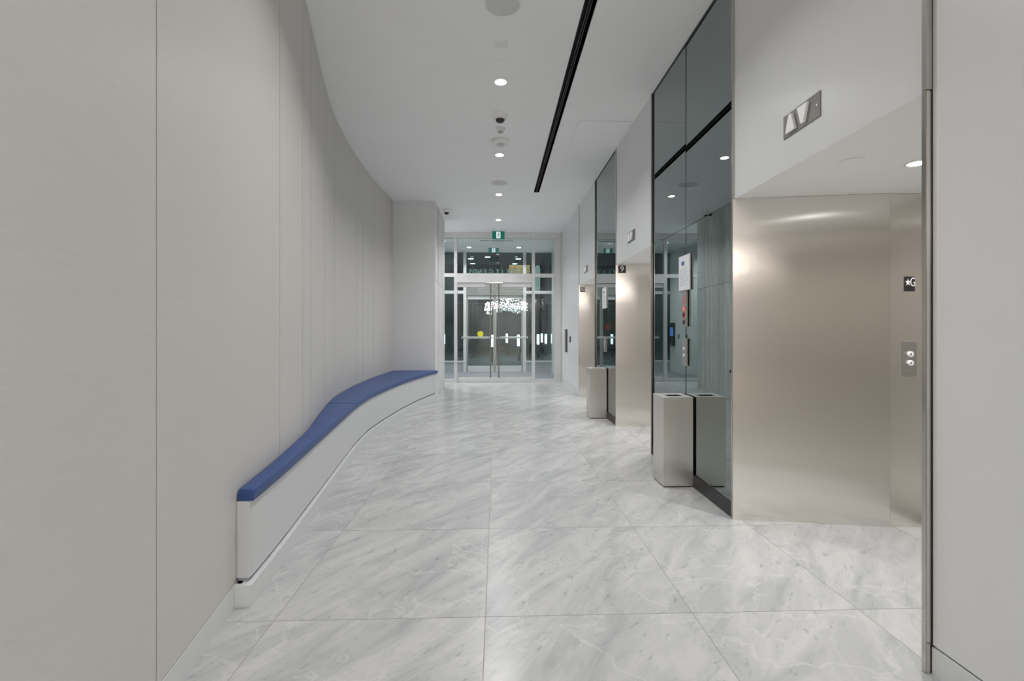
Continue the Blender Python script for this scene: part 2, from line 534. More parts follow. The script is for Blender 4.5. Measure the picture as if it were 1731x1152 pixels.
# ================================================================== STRUCTURE
# ---- floor: marble tiles on a grouted bed
COLS = [-2.78, -1.87, -0.96, -0.05, 0.865, 1.62, 2.53, 3.44]
ROW0, ROWH = 2.045, 0.9115
floor_bm = B((-3.2, 3.5, -0.69, YEXIT + 0.12, -0.12, -0.0012), (-5.2, 6.2, -10.2, -0.6905, -0.12, 0.0))
floor = mesh('floor', floor_bm, M['grout'], None, (0, 0, 0))
tag(floor, 'polished white and grey marble tiled lobby floor', 'floor', kind='structure')
tile_mesh = {}
for r in range(-3, 11):
    y0 = ROW0 + r * ROWH; y1 = min(y0 + ROWH, YEXIT + 0.08)
    if y1 - y0 < 0.05: continue
    for c in range(len(COLS) - 1):
        x0, x1 = COLS[c], COLS[c + 1]
        if x0 > 1.6 and not any(n - 0.3 < y1 and y0 < f + 0.1 for n, f in ELEV): continue
        if x0 > 2.5: x1 = 2.86
        if x1 < -1.8 and y1 < 4.9: continue
        key = (round(x1 - x0, 3), round(y1 - y0, 3))
        if key not in tile_mesh:
            g = 0.0019
            bm = B((-key[0] / 2 + g, key[0] / 2 - g, -key[1] / 2 + g, key[1] / 2 - g, -0.012, 0.0))
            me = bpy.data.meshes.new('floor_tile'); bmesh.ops.recalc_face_normals(bm, faces=bm.faces)
            bm.to_mesh(me); bm.free(); me.materials.append(M['marble'])
            tile_mesh[key] = me
        t = bpy.data.objects.new('floor_tile', tile_mesh[key])
        place(t, floor, ((x0 + x1) / 2, (y0 + y1) / 2, 0.0))

# ---- ceiling with a slot cut for the linear diffuser
SX0, SX1, SY0, SY1 = 0.643, 0.728, -2.4, 8.09
cb = bmesh.new()
for x0, x1, y0, y1 in ((-5.2, SX0, -10.2, YOUT + .1), (SX1, 6.2, -10.2, YOUT + .1), (SX0, SX1, -10.2, SY0), (SX0, SX1, SY1, YOUT + .1)):
    box(cb, x0, x1, y0, y1, CEIL, CEIL + 0.12)
tag(mesh('ceiling', cb, M['ceiling'], None, (0, 0, CEIL)), 'smooth white painted ceiling above the elevator lobby', 'ceiling', kind='structure')

# ---- curved left wall, panel by panel
wl = mesh('wall_left', ribbon(ys_between(-2.0, 8.74, 0.12), lambda y: wall_x(y) - 0.022, lambda y: wall_x(y) - 0.16, 0, CEIL), M['backing'], None, (-1.2, 3, 0))
tag(wl, 'tall curved left wall of warm grey panels with thin vertical joints', 'wall', kind='structure')
JOINTS = [-2.0, -0.9, 0.30, 1.54, 2.80, 3.36, 3.71, 4.62, 5.256, 6.52, 6.84, 7.475, 8.70]
for a, b in zip(JOINTS, JOINTS[1:]):
    g = 0.0028 if b < 3 else 0.0042
    mesh('wall_panel', ribbon(ys_between(a + g, b - g, 0.06), wall_x, lambda y: wall_x(y) - 0.020, 0.105, CEIL - 0.004), M['panel'], wl, smooth=True)
bl = mesh('baseboard_left', ribbon(ys_between(-2.0, 2.19, 0.06), lambda y: wall_x(y) + 0.003, lambda y: wall_x(y) - 0.02, 0, 0.10), M['base'], None, smooth=True)
tag(bl, 'low pale grey baseboard along the foot of the curved wall', 'baseboard', kind='structure')

# ---- end panel and concrete pier at the end of the bench
we = mesh('wall_end', B((-2.3, -1.142, 8.70, 8.735, 0, CEIL)), M['white'], None)
tag(we, 'white lacquered end wall panel behind the far end of the bench', 'wall', kind='structure')
wc = mesh('wall_concrete', B((-2.3, -1.16, 8.74, 10.28, 0, CEIL)), M['concrete_gap'], None)
tag(wc, 'board formed concrete wall between bench and exit doors', 'wall', kind='structure')
y = 8.742
widths = []
while y < 10.27:
    w = random.choice((0.10, 0.14, 0.17, 0.20, 0.12))
    if 10.28 - (y + w) < 0.08: w = 10.28 - y
    for z0, z1 in ((0, 2.172), (2.18, CEIL - 0.002)):
        d = random.choice((0.0, 0.002, 0.004, 0.006))
        mesh('board_mark', B((-1.161, -1.146 + d, y + 0.002, y + w - 0.002, z0, z1)), M['concrete'], wc)
    y += w
# far side of the recess beside the exit
wr = mesh('wall_recess', B((XL2 - 0.1, XL2, 10.28, YOUT, 0, CEIL)), M['white'], None)
tag(wr, 'white side wall of the recess and vestibule beyond the concrete', 'wall', kind='structure')
bmv = B((XL2, XL2 + 0.008, 10.29, YEXIT - 0.06, 0, 0.1), (XL2, XL2 + 0.008, YEXIT + 0.06, YOUT - 0.06, 0, 0.1))
tag(mesh('baseboard_recess', bmv, M['base'], None), 'white baseboard of the vestibule side wall', 'baseboard', kind='structure')

# ---- right wall: headers over the elevator openings, mirrors stand between
wright = thing('wall_right', 'white right hand wall with elevator openings', 'wall', (XR, 6, 0), kind='structure')
for n, f in ELEV:
    mesh('header_panel', B((XR, XR + 0.12, n, f, HEAD, CEIL)), M['white'], wright)
    s = bmesh.new()
    prism([(XR + 0.001, n + 0.0, HEAD), (XR + 0.001, f, HEAD), (2.5, f - 0.155, HEAD), (2.84, f - 0.155, HEAD), (2.84, n + 0.155, HEAD), (2.5, n + 0.155, HEAD)], (0, 0, -0.002), s)
    mesh('alcove_soffit', s, M['ceiling'], wright)
mesh('wall_panel', B((XR + 0.004, XR + 0.10, 8.885, YEXIT, 0.108, CEIL)), M['white'], wright)
mesh('near_wall_panel', B((1.585, 1.72, -1.5, 1.649, 0.108, CEIL)), M['white'], wright)
mesh('wall_core', B((1.66, 1.72, 3.06, 4.69, 0, CEIL), (1.66, 1.72, 6.11, 7.42, 0, CEIL)), M['backing'], wright)
br = mesh('baseboard_right', B((XR + 0.001, XR + 0.09, 8.885, YEXIT - 0.02, 0, 0.10)), M['base'], None)
tag(br, 'white baseboard with reveal beside the exit doors', 'baseboard', kind='structure')
bn = mesh('baseboard_near', B((1.581, 1.71, -1.5, 1.649, 0, 0.10)), M['base'], None)
tag(bn, 'white baseboard at the lower right corner of the view', 'baseboard', kind='structure')
# vestibule right side wall
wv = mesh('wall_vestibule', B((XVR, XVR + 0.1, YEXIT + 0.06, YOUT, 0.1, CEIL), (XVR - 0.004, XVR + 0.1, YEXIT + 0.06, YOUT, 0, 0.098)), M['white'], None)
tag(wv, 'white right side wall inside the vestibule', 'wall', kind='structure')

# ---- vestibule floor
vf = mesh('floor_vestibule', B((XL2, XVR, YEXIT + 0.12, YOUT + 0.1, -0.1, 0.0)), M['mat_floor'], None)
tag(vf, 'grey entrance mat floor between the two sets of doors', 'floor', kind='structure')

# ---- lobby behind the viewer (seen in reflections)
wb = mesh('wall_back', B((-5.2, 6.2, -10.3, -10.2, 0, CEIL)), M['lobbywall'], None)
tag(wb, 'grey stone back wall of the lobby behind the viewer', 'wall', kind='structure')
ws = mesh('wall_lobby', B((-5.3, -5.2, -10.2, -2.0, 0, CEIL), (6.2, 6.3, -10.2, -1.5, 0, CEIL), (-5.2, -1.03, -2.1, -2.0, 0, CEIL), (1.72, 6.2, -1.6, -1.5, 0, CEIL)), M['lobbywall'], None, (0, -6, 0))
tag(ws, 'grey stone side walls of the lobby behind the viewer', 'wall', kind='structure')

# ================================================================== EXIT STOREFRONTS
def frame_bars(parent, bars, material):
    for nm, b in bars:
        mesh(nm, B(b), material, parent)

YA, YB = YEXIT - 0.05, YEXIT + 0.05
w1 = thing('window_1', 'inner silver framed glass storefront around the exit doors', 'storefront', (0.2, YEXIT, 0), kind='structure')
frame_bars(w1, [
    ('frame_post', (XL2, XL2 + 0.07, YA, YB, 0, CEIL)),
    ('mullion', (-1.042, -0.967, YA, YB, 0, CEIL)),
    ('mullion', (0.856, 0.930, YA, YB, 0, CEIL)),
    ('frame_post', (1.405, 1.573, YA, YB, 0, CEIL)),
    ('head_rail', (XL2 + .07, -1.042, YA, YB, 3.515, CEIL)),
    ('head_rail', (-0.967, 0.856, YA, YB, 3.515, CEIL)),
    ('head_rail', (0.930, 1.405, YA, YB, 3.515, CEIL)),
    ('transom_bar', (XL2 + .07, -1.042, YA, YB, 2.568, 2.655)),
    ('transom_bar', (-0.967, 0.856, YA, YB, 2.575, 2.655)),
    ('transom_bar', (0.930, 1.405, YA, YB, 2.568, 2.655)),
    ('sill_rail', (XL2 + .07, -1.042, YA, YB, 0, 0.075)),
    ('sill_rail', (0.930, 1.405, YA, YB, 0, 0.075)),
], M['alu'])
mesh('door_header', B((-0.967, 0.856, YA - 0.012, YB, 2.43, 2.572)), M['alu'], w1)
mesh('header_latch', bevelled(B((-0.27, 0.14, YA - 0.05, YA - 0.013, 2.40, 2.428)), 0.008), M['alu_dark'], w1)
for nm, b in (('pane', (XL2 + .07, -1.042, YEXIT - .006, YEXIT + .006, 2.655, 3.515)), ('pane', (-0.967, 0.856, YEXIT - .006, YEXIT + .006, 2.655, 3.515)),
              ('pane', (0.930, 1.405, YEXIT - .006, YEXIT + .006, 2.655, 3.515)), ('pane', (XL2 + .07, -1.042, YEXIT - .006, YEXIT + .006, 0.075, 2.568)),
              ('pane', (0.930, 1.405, YEXIT - .006, YEXIT + .006, 0.075, 2.568))):
    mesh(nm, B(b), M['glass'], w1)

def leaf(name, x0, x1, xpull, label):
    d = thing(name, label, 'door', ((x0 + x1) / 2, YEXIT, 0.005), kind='structure')
    mesh('top_rail', B((x0, x1, YEXIT - .03, YEXIT + .03, 2.325, 2.425)), M['alu'], d)
    mesh('bottom_rail', B((x0, x1, YEXIT - .03, YEXIT + .03, 0.006, 0.118)), M['alu'], d)
    mesh('glass_pane', B((x0 + .002, x1 - .002, YEXIT - .007, YEXIT + .007, 0.118, 2.325)), M['glass'], d)
    pull = mesh('pull_bar', rod((xpull, YEXIT - .085, 0.12), (xpull, YEXIT - .085, 2.40), 0.017, 14), M['bronze'], d, smooth=True)
    for z in (0.28, 1.25, 2.2):
        mesh('standoff', rod((xpull, YEXIT - .085, z), (xpull, YEXIT - .007, z), 0.010, 10), M['alu_dark'], d, smooth=True)
    xa, xb = (x0 + .09, xpull - .0) if xpull > (x0 + x1) / 2 else (xpull, x1 - .09)
    bar = mesh('push_bar', bevelled(B((xa, xb, YEXIT + .03, YEXIT + .075, 1.065, 1.115)), 0.010), M['alu'], d)
    for x in (xa + .05, xb - .05):
        mesh('bar_bracket', B((x - .02, x + .02, YEXIT + .007, YEXIT + .03, 1.07, 1.11)), M['alu_dark'], d)
    return d
leaf('door_1', -0.965, -0.062, -0.155, 'left inner glass exit door leaf with tall pull bar')
leaf('door_2', -0.054, 0.854, 0.045, 'right inner glass exit door leaf with tall pull bar')
st = mesh('warning_sticker', lathe([(0.072, 0), (0.072, 0.002)], (-0.405, YEXIT - 0.0095, 1.178), 'Y', 32), M['yellow'])
tag(st, 'round yellow warning sticker on the left glass exit door', 'sticker')

YC, YD = YOUT - 0.05, YOUT + 0.05
w2 = thing('window_2', 'outer glass storefront beyond the vestibule', 'storefront', (0, YOUT, 0), kind='structure')
frame_bars(w2, [
    ('mullion', (-1.02, -0.93, YC, YD, 0, CEIL)), ('mullion', (0.80, 0.89, YC, YD, 0, CEIL)),
    ('transom_bar', (XL2, -1.02, YC, YD, 2.39, 2.48)), ('transom_bar', (0.89, XVR, YC, YD, 2.39, 2.48)),
    ('sill_rail', (XL2, -1.02, YC, YD, 0.30, 0.345)), ('sill_rail', (0.89, XVR, YC, YD, 0.30, 0.345)),
], M['alu'])
mesh('spandrel_panel', B((XL2, -1.02, YOUT - .03, YOUT + .03, 0, 0.30)), M['spandrel'], w2)
mesh('spandrel_panel', B((0.89, XVR, YOUT - .03, YOUT + .03, 0, 0.30)), M['spandrel'], w2)
mesh('door_header', B((-0.93, 0.80, YC - 0.02, YD, 2.34, 2.58)), M['alu_dark'], w2)
for b in ((XL2, -1.02, YOUT - .005, YOUT + .005, 0.345, 2.39), (0.89, XVR, YOUT - .005, YOUT + .005, 0.345, 2.39),
          (XL2, -1.02, YOUT - .005, YOUT + .005, 2.48, CEIL), (0.89, XVR, YOUT - .005, YOUT + .005, 2.48, CEIL), (-0.93, 0.80, YOUT - .005, YOUT + .005, 2.58, CEIL)):
    mesh('pane', B(b), M['outglass'], w2)
for nm, x0, x1, lab in (('door_3', -0.925, -0.068, 'left outer steel framed glass door leaf beyond the vestibule'),
                        ('door_4', -0.062, 0.795, 'right outer steel framed glass door leaf beyond the vestibule')):
    d = thing(nm, lab, 'door', ((x0 + x1) / 2, YOUT, 0.005), kind='structure')
    for a, b in ((x0, x0 + .045), (x1 - .045, x1)):
        mesh('stile', B((a, b, YOUT - .025, YOUT + .025, 0.006, 2.33)), M['alu_dark'], d)
    mesh('top_rail', B((x0 + .045, x1 - .045, YOUT - .025, YOUT + .025, 2.22, 2.33)), M['alu'], d)
    mesh('bottom_rail', B((x0 + .045, x1 - .045, YOUT - .025, YOUT + .025, 0.006, 0.19)), M['alu'], d)
    mesh('glass_pane', B((x0 + .045, x1 - .045, YOUT - .006, YOUT + .006, 0.19, 2.22)), M['outglass'], d)
    mesh('push_bar', bevelled(B((x0 + .06, x1 - .06, YOUT - .09, YOUT - .045, 1.02, 1.07)), 0.008), M['alu'], d)

# lettering on the outer glass; it reads from the street
lt = thing('glass_lettering', 'THE LEGENDS metal letters on the outer glass seen from behind', 'lettering', (-0.05, YOUT + 0.02, 2.86))
for ch, xl in zip('THELEGENDS', (0.666, 0.489, 0.345, 0.146, 0.014, -0.180, -0.364, -0.527, -0.680, -0.813)):
    text_obj('letter', ch, 0.215, (xl, YOUT + 0.02, 3.055), (-1, 0, 0), (0, 0, 1), M['grey_text'], lt, 0.006, 0.85)

# ================================================================== ELEVATORS
steelT = 0.02
def elevator(k, n, f, label):
    e = thing('elevator', label, 'elevator', (2.2, (n + f) / 2, 0), group='three elevator entrances on the right wall')
    a = 0.155
    def jamb(nm, pts):
        bm = bmesh.new(); prism([(x, y, 0.0) for x, y in pts], (0, 0, HEAD - 0.0035), bm)
        return mesh(nm, bm, M['steel'], e)
    jamb('flared_panel', [(XR - .012, f), (2.5, f - a), (2.5, f - a + steelT), (XR - .012, f + steelT)])
    jamb('jamb_panel', [(2.5008, f - a), (2.80, f - a), (2.80, f - a + steelT), (2.5008, f - a + steelT)])
    jamb('flared_panel', [(XR - .012, n), (2.5, n + a), (2.5, n + a - steelT), (XR - .012, n - steelT)])
    jamb('jamb_panel', [(2.5008, n + a), (2.80, n + a), (2.80, n + a - steelT), (2.5008, n + a - steelT)])
    mid = (n + f) / 2
    mesh('door_panel', B((2.80, 2.83, n + a - .02, mid - .002, 0.006, HEAD - .005)), M['steel'], e)
    mesh('door_panel', B((2.815, 2.845, mid + .002, f - a + .02, 0.006, HEAD - .005)), M['steel'], e)
    mesh('sill', B((2.74, 2.86, n + a, f - a, 0.0005, 0.006)), M['plate'], e)
    # full-height edge strips of the portal
    mesh('edge_strip', B((XR - .013, XR + .03, f + .0005, f + .016, HEAD, CEIL - .003)), M['trim'], e)
    mesh('edge_strip', B((XR - .013, XR + .03, n - .020, n - .0005, HEAD, CEIL - .003)), M['trim'], e)
    mesh('edge_strip', B((XR - .014, XR - .0125, f + .001, f + .018, 0.002, HEAD - .003)), M['trim'], e)
    mesh('edge_strip', B((XR - .014, XR - .0125, n - .018, n - .001, 0.002, HEAD - .003)), M['trim'], e)
    return e
EL = ['large brushed steel elevator entrance nearest the viewer', 'middle brushed steel elevator entrance with car plate 9', 'farthest brushed steel elevator entrance with car plate 10']
for k, (n, f) in enumerate(ELEV):
    elevator(k, n, f, EL[k])
gap = mesh('trim_1', B((1.583, 1.62, 1.6492, 1.6510, 0, CEIL)), M['black'])
tag(gap, 'narrow black reveal between steel post and white wall at right', 'trim', kind='structure')

# hall lanterns
def lantern(y0, y1, z0, z1, label):
    t = thing('hall_lantern', label, 'indicator', (XR, (y0 + y1) / 2, z0), group='elevator direction lanterns')
    p = mesh('plate', bevelled(B((XR - .006, XR - .0005, y0, y1, z0, z1)), 0.001, 1), M['lantern_plate'], t)
    ym = (y0 + y1) / 2; zm = (z0 + z1) / 2; h = (z1 - z0) * 0.36; w = (y1 - y0)
    yu, yd = y1 - w * .26, y1 - w * .60
    for nm, yy, s in (('up_arrow', yu, 1), ('down_arrow', yd, -1)):
        prof = [(yy - .038, zm - s * h), (yy + .038, zm - s * h), (yy + .010, zm + s * h), (yy - .010, zm + s * h)]
        bm = bmesh.new(); prism([(XR - .006, a, c) for a, c in prof], (-0.014, 0, 0), bm)
        mesh(nm, bm, M['tri'], t)
    for yy in (y0 + .02, y1 - .02):
        mesh('screw', lathe([(0.005, 0), (0.004, 0.002)], (XR - .0082, yy, zm), 'X', 10), M['trim'], t)
lantern(2.222, 2.512, 2.297, 2.422, 'steel up and down arrow lantern above the nearest elevator')
lantern(5.283, 5.56, 2.297, 2.420, 'steel up and down arrow lantern above the middle elevator')
lantern(8.063, 8.365, 2.285, 2.405, 'steel up and down arrow lantern above the farthest elevator')

# car number plates and the lobby floor plate
def plane_on_flare(x, f):   # y on the flared panel at x
    return f - 0.155 * (x - (XR - .012)) / (2.5 - (XR - .012))
def number_plate(txt, x0, x1, z0, z1, f, label, flat_y=None):
    xm = (x0 + x1) / 2
    if flat_y is None:
        ya, yb = plane_on_flare(x0, f), plane_on_flare(x1, f)
    else:
        ya = yb = flat_y
    d = Vector((x1 - x0, yb - ya, 0)); L = d.length; d.normalize()
    nrm = Vector((-d.y, d.x, 0)) * -1.0   # towards the viewer
    if nrm.y > 0: nrm = -nrm
    t = thing('number_plate', label, 'sign', (xm, (ya + yb) / 2, z0))
    base = Vector((x0, ya, 0))
    bm = bmesh.new()
    prism([base + Vector((0, 0, z0)) + nrm * .0006, base + d * L + Vector((0, 0, z0)) + nrm * .0006, base + d * L + Vector((0, 0, z1)) + nrm * .0006, base + Vector((0, 0, z1)) + nrm * .0006], nrm * .003, bm)
    mesh('plate', bm, M['black'], t)
    c = base + d * (L / 2) + Vector((0, 0, (z0 + z1) / 2)) + nrm * .0042
    return t, c, d, nrm
t, c, d, nrm = number_plate('9', 1.594, 1.690, 2.012, 2.112, 6.10, 'small black plate with white figure nine on the middle elevator')
text_obj('digit', '9', 0.105, c, d, (0, 0, 1), M['white_text'], t, 0.0006)
t, c, d, nrm = number_plate('10', 1.590, 1.682, 1.995, 2.09, 8.87, 'small black plate with white figure ten on the farthest elevator')
text_obj('digit', '1', 0.10, c - d * .017, d, (0, 0, 1), M['white_text'], t, 0.0006)
text_obj('digit', '0', 0.10, c + d * .020, d, (0, 0, 1), M['white_text'], t, 0.0006)
YJ = ELEV[0][1] - 0.155
t, c, d, nrm = number_plate('G', 2.593, 2.660, 1.503, 1.597, 0, 'black plate with white star and letter G on steel jamb', flat_y=YJ)
star = []
for k in range(10):
    r = 0.0195 if k % 2 == 0 else 0.0082
    a = math.pi / 2 + k * math.pi / 5
    star.append(c + d * (-.0125 + r * math.cos(a)) + Vector((0, 0, 0.010 + 1.25 * r * math.sin(a))))
bm = bmesh.new(); prism(star, nrm * .0008, bm); mesh('star', bm, M['white_text'], t)
text_obj('letter', 'G', 0.080, c + d * .0195 + Vector((0, 0, 0.010)), d, (0, 0, 1), M['white_text'], t, 0.0006, 0.62)

# call buttons on the steel jamb of the nearest elevator
cp = thing('call_button_panel', 'small steel plate with two round call buttons on elevator jamb', 'button panel', (2.625, YJ, 0.96))
mesh('plate', bevelled(B((2.581, 2.670, YJ - .006, YJ - .0005, 0.96, 1.186)), 0.001, 1), M['plate'], cp)
for z in (1.103, 1.047):
    bt = mesh('button', lathe([(0.018, 0), (0.018, -0.010), (0.015, -0.013), (0, -0.013)], (2.625, YJ - .006, z), 'Y', 24), M['plastic'], cp, smooth=True)
    mesh('button_ring', lathe([(0.007, 0), (0.006, -0.002)], (2.620, YJ - .0192, z), 'Y', 16), M['plate'], bt)
for z in (0.982, 1.164):
    mesh('screw', lathe([(0.005, 0), (0.004, -0.002)], (2.625, YJ - .006, z), 'Y', 10), M['trim'], cp)

# ================================================================== SMOKED MIRRORS
def mirror_bank(n, f, seam, label, tilt):
    t = thing('smoked_mirror', label, 'mirror', (XR, (n + f) / 2, 0), group='smoked mirror bays between elevators')
    i = 0
    for y0, y1 in ((n, seam - .0018), (seam + .0018, f)):
        for z0, z1 in ((0.10, HEAD - .014), (HEAD - .010, CEIL - .018)):
            o = mesh('mirror_pane', B((XR + .004, XR + .014, y0, y1, z0, z1)), M['mirror'], t, loc=(XR + .004, (y0 + y1) / 2, z0))
            o.rotation_euler = (0, math.radians(tilt[i][0]), math.radians(tilt[i][1])); i += 1
    mesh('base_strip', B((XR - .006, XR + .05, n, f, 0.0, 0.098)), M['charcoal'], t)
    mesh('top_trim', B((XR - .001, XR + .05, n, f, CEIL - .016, CEIL - .001)), M['black'], t)
    mesh('side_trim', B((XR - .002, XR + .05, f - .010, f - .0005, 0.099, CEIL - .017)), M['black'], t)
    mesh('side_trim', B((XR - .002, XR + .05, n + .0005, n + .010, 0.099, CEIL - .017)), M['black'], t)
    mesh('backing', B((XR + .020, XR + .03, n, f, 0.1, CEIL - .02)), M['black'], t)
mirror_bank(3.073, 4.676, 3.866, 'smoked mirror bay beside the nearest elevator, with bin in front', [(0, -.58), (0.12, -.25), (0, .0), (0, .05)])
mirror_bank(6.122, 7.406, 6.755, 'smoked mirror bay between the middle and farthest elevators', [(0, .1), (0, .1), (0, .05), (0, 0)])

def notice(y0, y1, z0, z1, label):
    t = thing('notice_frame', label, 'notice', (XR, (y0 + y1) / 2, z0))
    mesh('holder', B((XR - .008, XR + .002, y0, y1, z0, z1)), M['plate'], t)
    mesh('paper_sheet', B((XR - .0093, XR - .0081, y0 + .004, y1 - .004, z0 + .004, z1 - .004)), M['paper'], t)
    w = y1 - y0
    mesh('logo', B((XR - .0099, XR - .0094, y0 + w * .48, y0 + w * .73, z1 - .085, z1 - .05)), M['blueprint'], t)
    bm = bmesh.new()
    random.seed(3)
    for k in range(9):
        z = z1 - .115 - k * .017
        box(bm, XR - .0099, XR - .0094, y0 + w * (.14 + .2 * random.random()), y1 - w * .12, z, z + .0035)
    o = mesh('print_lines', bm, M['ink'], t); o['kind'] = 'stuff'
notice(3.747, 3.980, 1.589, 1.886, 'framed white notice with blue logo on the nearest mirror')
notice(6.65, 6.905, 1.580, 1.885, 'framed white notice on the far mirror bay')
fs = thing('fire_service_panel', 'narrow steel panel with red indicators hung below the notice', 'control panel', (XR, 3.857, 1.286))
mesh('plate', bevelled(B((XR - .012, XR + .002, 3.811, 3.903, 1.286, 1.586)), .001, 1), M['plate'], fs)
mesh('lamp_window', B((XR - .0145, XR - .0121, 3.835, 3.880, 1.418, 1.455)), M['red'], fs)
mesh('white_insert', B((XR - .0155, XR - .0146, 3.845, 3.870, 1.426, 1.447)), M['white_text'], fs)
mesh('key_switch', lathe([(0.022, 0), (0.022, -0.004), (0.018, -0.006)], (XR - .0121, 3.857, 1.385), 'X', 20), M['charcoal'], fs)
mesh('switch_ring', lathe([(0.026, 0), (0.026, -0.002)], (XR - .0121, 3.857, 1.385), 'X', 20), M['red'], fs)
mesh('key_slot', B((XR - .0145, XR - .0121, 3.835, 3.882, 1.308, 1.338)), M['black'], fs)
random.seed(4)
bm = bmesh.new()
for k in range(5):
    box(bm, XR - .0128, XR - .0121, 3.830, 3.88, 1.535 - k * .014, 1.539 - k * .014)
o = mesh('red_print', bm, M['red'], fs); o['kind'] = 'stuff'

def call_panel(y0, y1, z0, z1, label):
    t = thing('call_button_panel', label, 'button panel', (XR, (y0 + y1) / 2, z0))
    mesh('plate', bevelled(B((XR - .012, XR + .002, y0, y1, z0, z1)), .001, 1), M['plate'], t)
    ym = (y0 + y1) / 2; zm = (z0 + z1) / 2
    for z in (zm + .028, zm - .028):
        b_ = mesh('button', lathe([(0.012, 0), (0.012, -0.005), (0.009, -0.007), (0, -0.007)], (XR - .012, ym, z), 'X', 20), M['plastic'], t, smooth=True)
    for z in (z0 + .015, z1 - .015):
        mesh('screw', lathe([(0.004, 0), (0.004, -0.002)], (XR - .012, ym, z), 'X', 10), M['trim'], t)
call_panel(3.811, 3.903, 0.962, 1.19, 'slim steel call button plate on the nearest mirror')
call_panel(6.715, 6.805, 0.948, 1.165, 'slim steel call button plate on the far mirror bay')

# ================================================================== BINS
def bin_(x0, x1, y0, y1, h, label):
    t = thing('waste_bin', label, 'waste bin', ((x0 + x1) / 2, (y0 + y1) / 2, 0), group='steel waste bins in front of the mirrors')
    mesh('foot', B((x0 + .008, x1 - .008, y0 + .008, y1 - .008, 0, 0.010)), M['black'], t)
    w = 0.004
    bm = bmesh.new()
    for b in ((x0, x1, y0, y0 + w, .010, h), (x0, x1, y1 - w, y1, .010, h), (x0, x0 + w, y0 + w, y1 - w, .010, h), (x1 - w, x1, y0 + w, y1 - w, .010, h)):
        box(bm, *b)
    mesh('body', bm, M['steel_bin'], t)
    # lid with a rectangular mouth
    ox0, ox1, oy0, oy1 = x0 + .055, x1 - .055, y0 + .06, y1 - .085
    bm = bmesh.new()
    for b in ((x0, x1, y0, oy0, h, h + .006), (x0, x1, oy1, y1, h, h + .006), (x0, ox0, oy0, oy1, h, h + .006), (ox1, x1, oy0, oy1, h, h + .006)):
        box(bm, *b)
    mesh('lid', bm, M['lid'], t)
    bm = bmesh.new()
    for b in ((ox0 - .003, ox0, oy0, oy1, h - .12, h + .002), (ox1, ox1 + .003, oy0, oy1, h - .12, h + .002), (ox0, ox1, oy0 - .003, oy0, h - .12, h + .002), (ox0, ox1, oy1, oy1 + .003, h - .12, h + .002), (ox0, ox1, oy0, oy1, h - .125, h - .12)):
        box(bm, *b)
    mesh('mouth_liner', bm, M['black'], t)
    for z in (0.022,):
        mesh('rivet', lathe([(0.004, 0), (0.003, -0.002)], ((x0 + x1) / 2, y0, z), 'Y', 10), M['black'], t)
    mesh('rivet', lathe([(0.004, 0), (0.003, -0.002)], (x0, y0 + .11, h - .08), 'X', 10), M['plate'], t)
bin_(1.330, 1.568, 3.690, 3.935, 0.715, 'tall square stainless steel waste bin nearest the viewer')
bin_(1.325, 1.566, 6.630, 6.870, 0.710, 'tall square stainless steel waste bin between the far elevators')

# ================================================================== BENCH
bench = thing('bench', 'long curved white built-in bench along the left wall', 'bench', (-1.5, 5.3, 0))
yb = ys_between(2.195, 8.685, 0.06)
back = lambda y: wall_x(y) + 0.004
mesh('front_panel', ribbon(ys_between(2.20, 8.685, 0.06), lambda y: kick_x(y) - 0.020, lambda y: kick_x(y) - 0.038, 0.117, 0.468), M['bench'], bench, smooth=True)
mesh('end_panel', B((wall_x(2.2) + .004, kick_x(2.2) - .0205, 2.182, 2.199, 0.117, 0.468)), M['bench'], bench)
mesh('toe_kick', ribbon(ys_between(2.165, 8.60, 0.06), kick_x, lambda y: min(kick_x(y) - 0.05, wall_x(y) + .2), 0, 0.10), M['base'], bench, smooth=True)
mesh('shadow_gap', ribbon(ys_between(2.20, 8.60, 0.06), lambda y: kick_x(y) - 0.034, lambda y: kick_x(y) - 0.045, 0.1005, 0.1165), M['backing'], bench)
mesh('shadow_gap', B((wall_x(2.2) + .006, kick_x(2.2) - .03, 2.188, 2.1995, 0.1005, 0.1165)), M['spandrel'], bench)
mesh('kick_end', B((wall_x(2.16) + .004, kick_x(2.16) - .001, 2.148, 2.1649, 0, 0.10)), M['base'], bench)
mesh('seat_board', ribbon(ys_between(2.20, 8.685, 0.06), lambda y: kick_x(y) - 0.049, back, 0.44, 0.468), M['white'], bench)

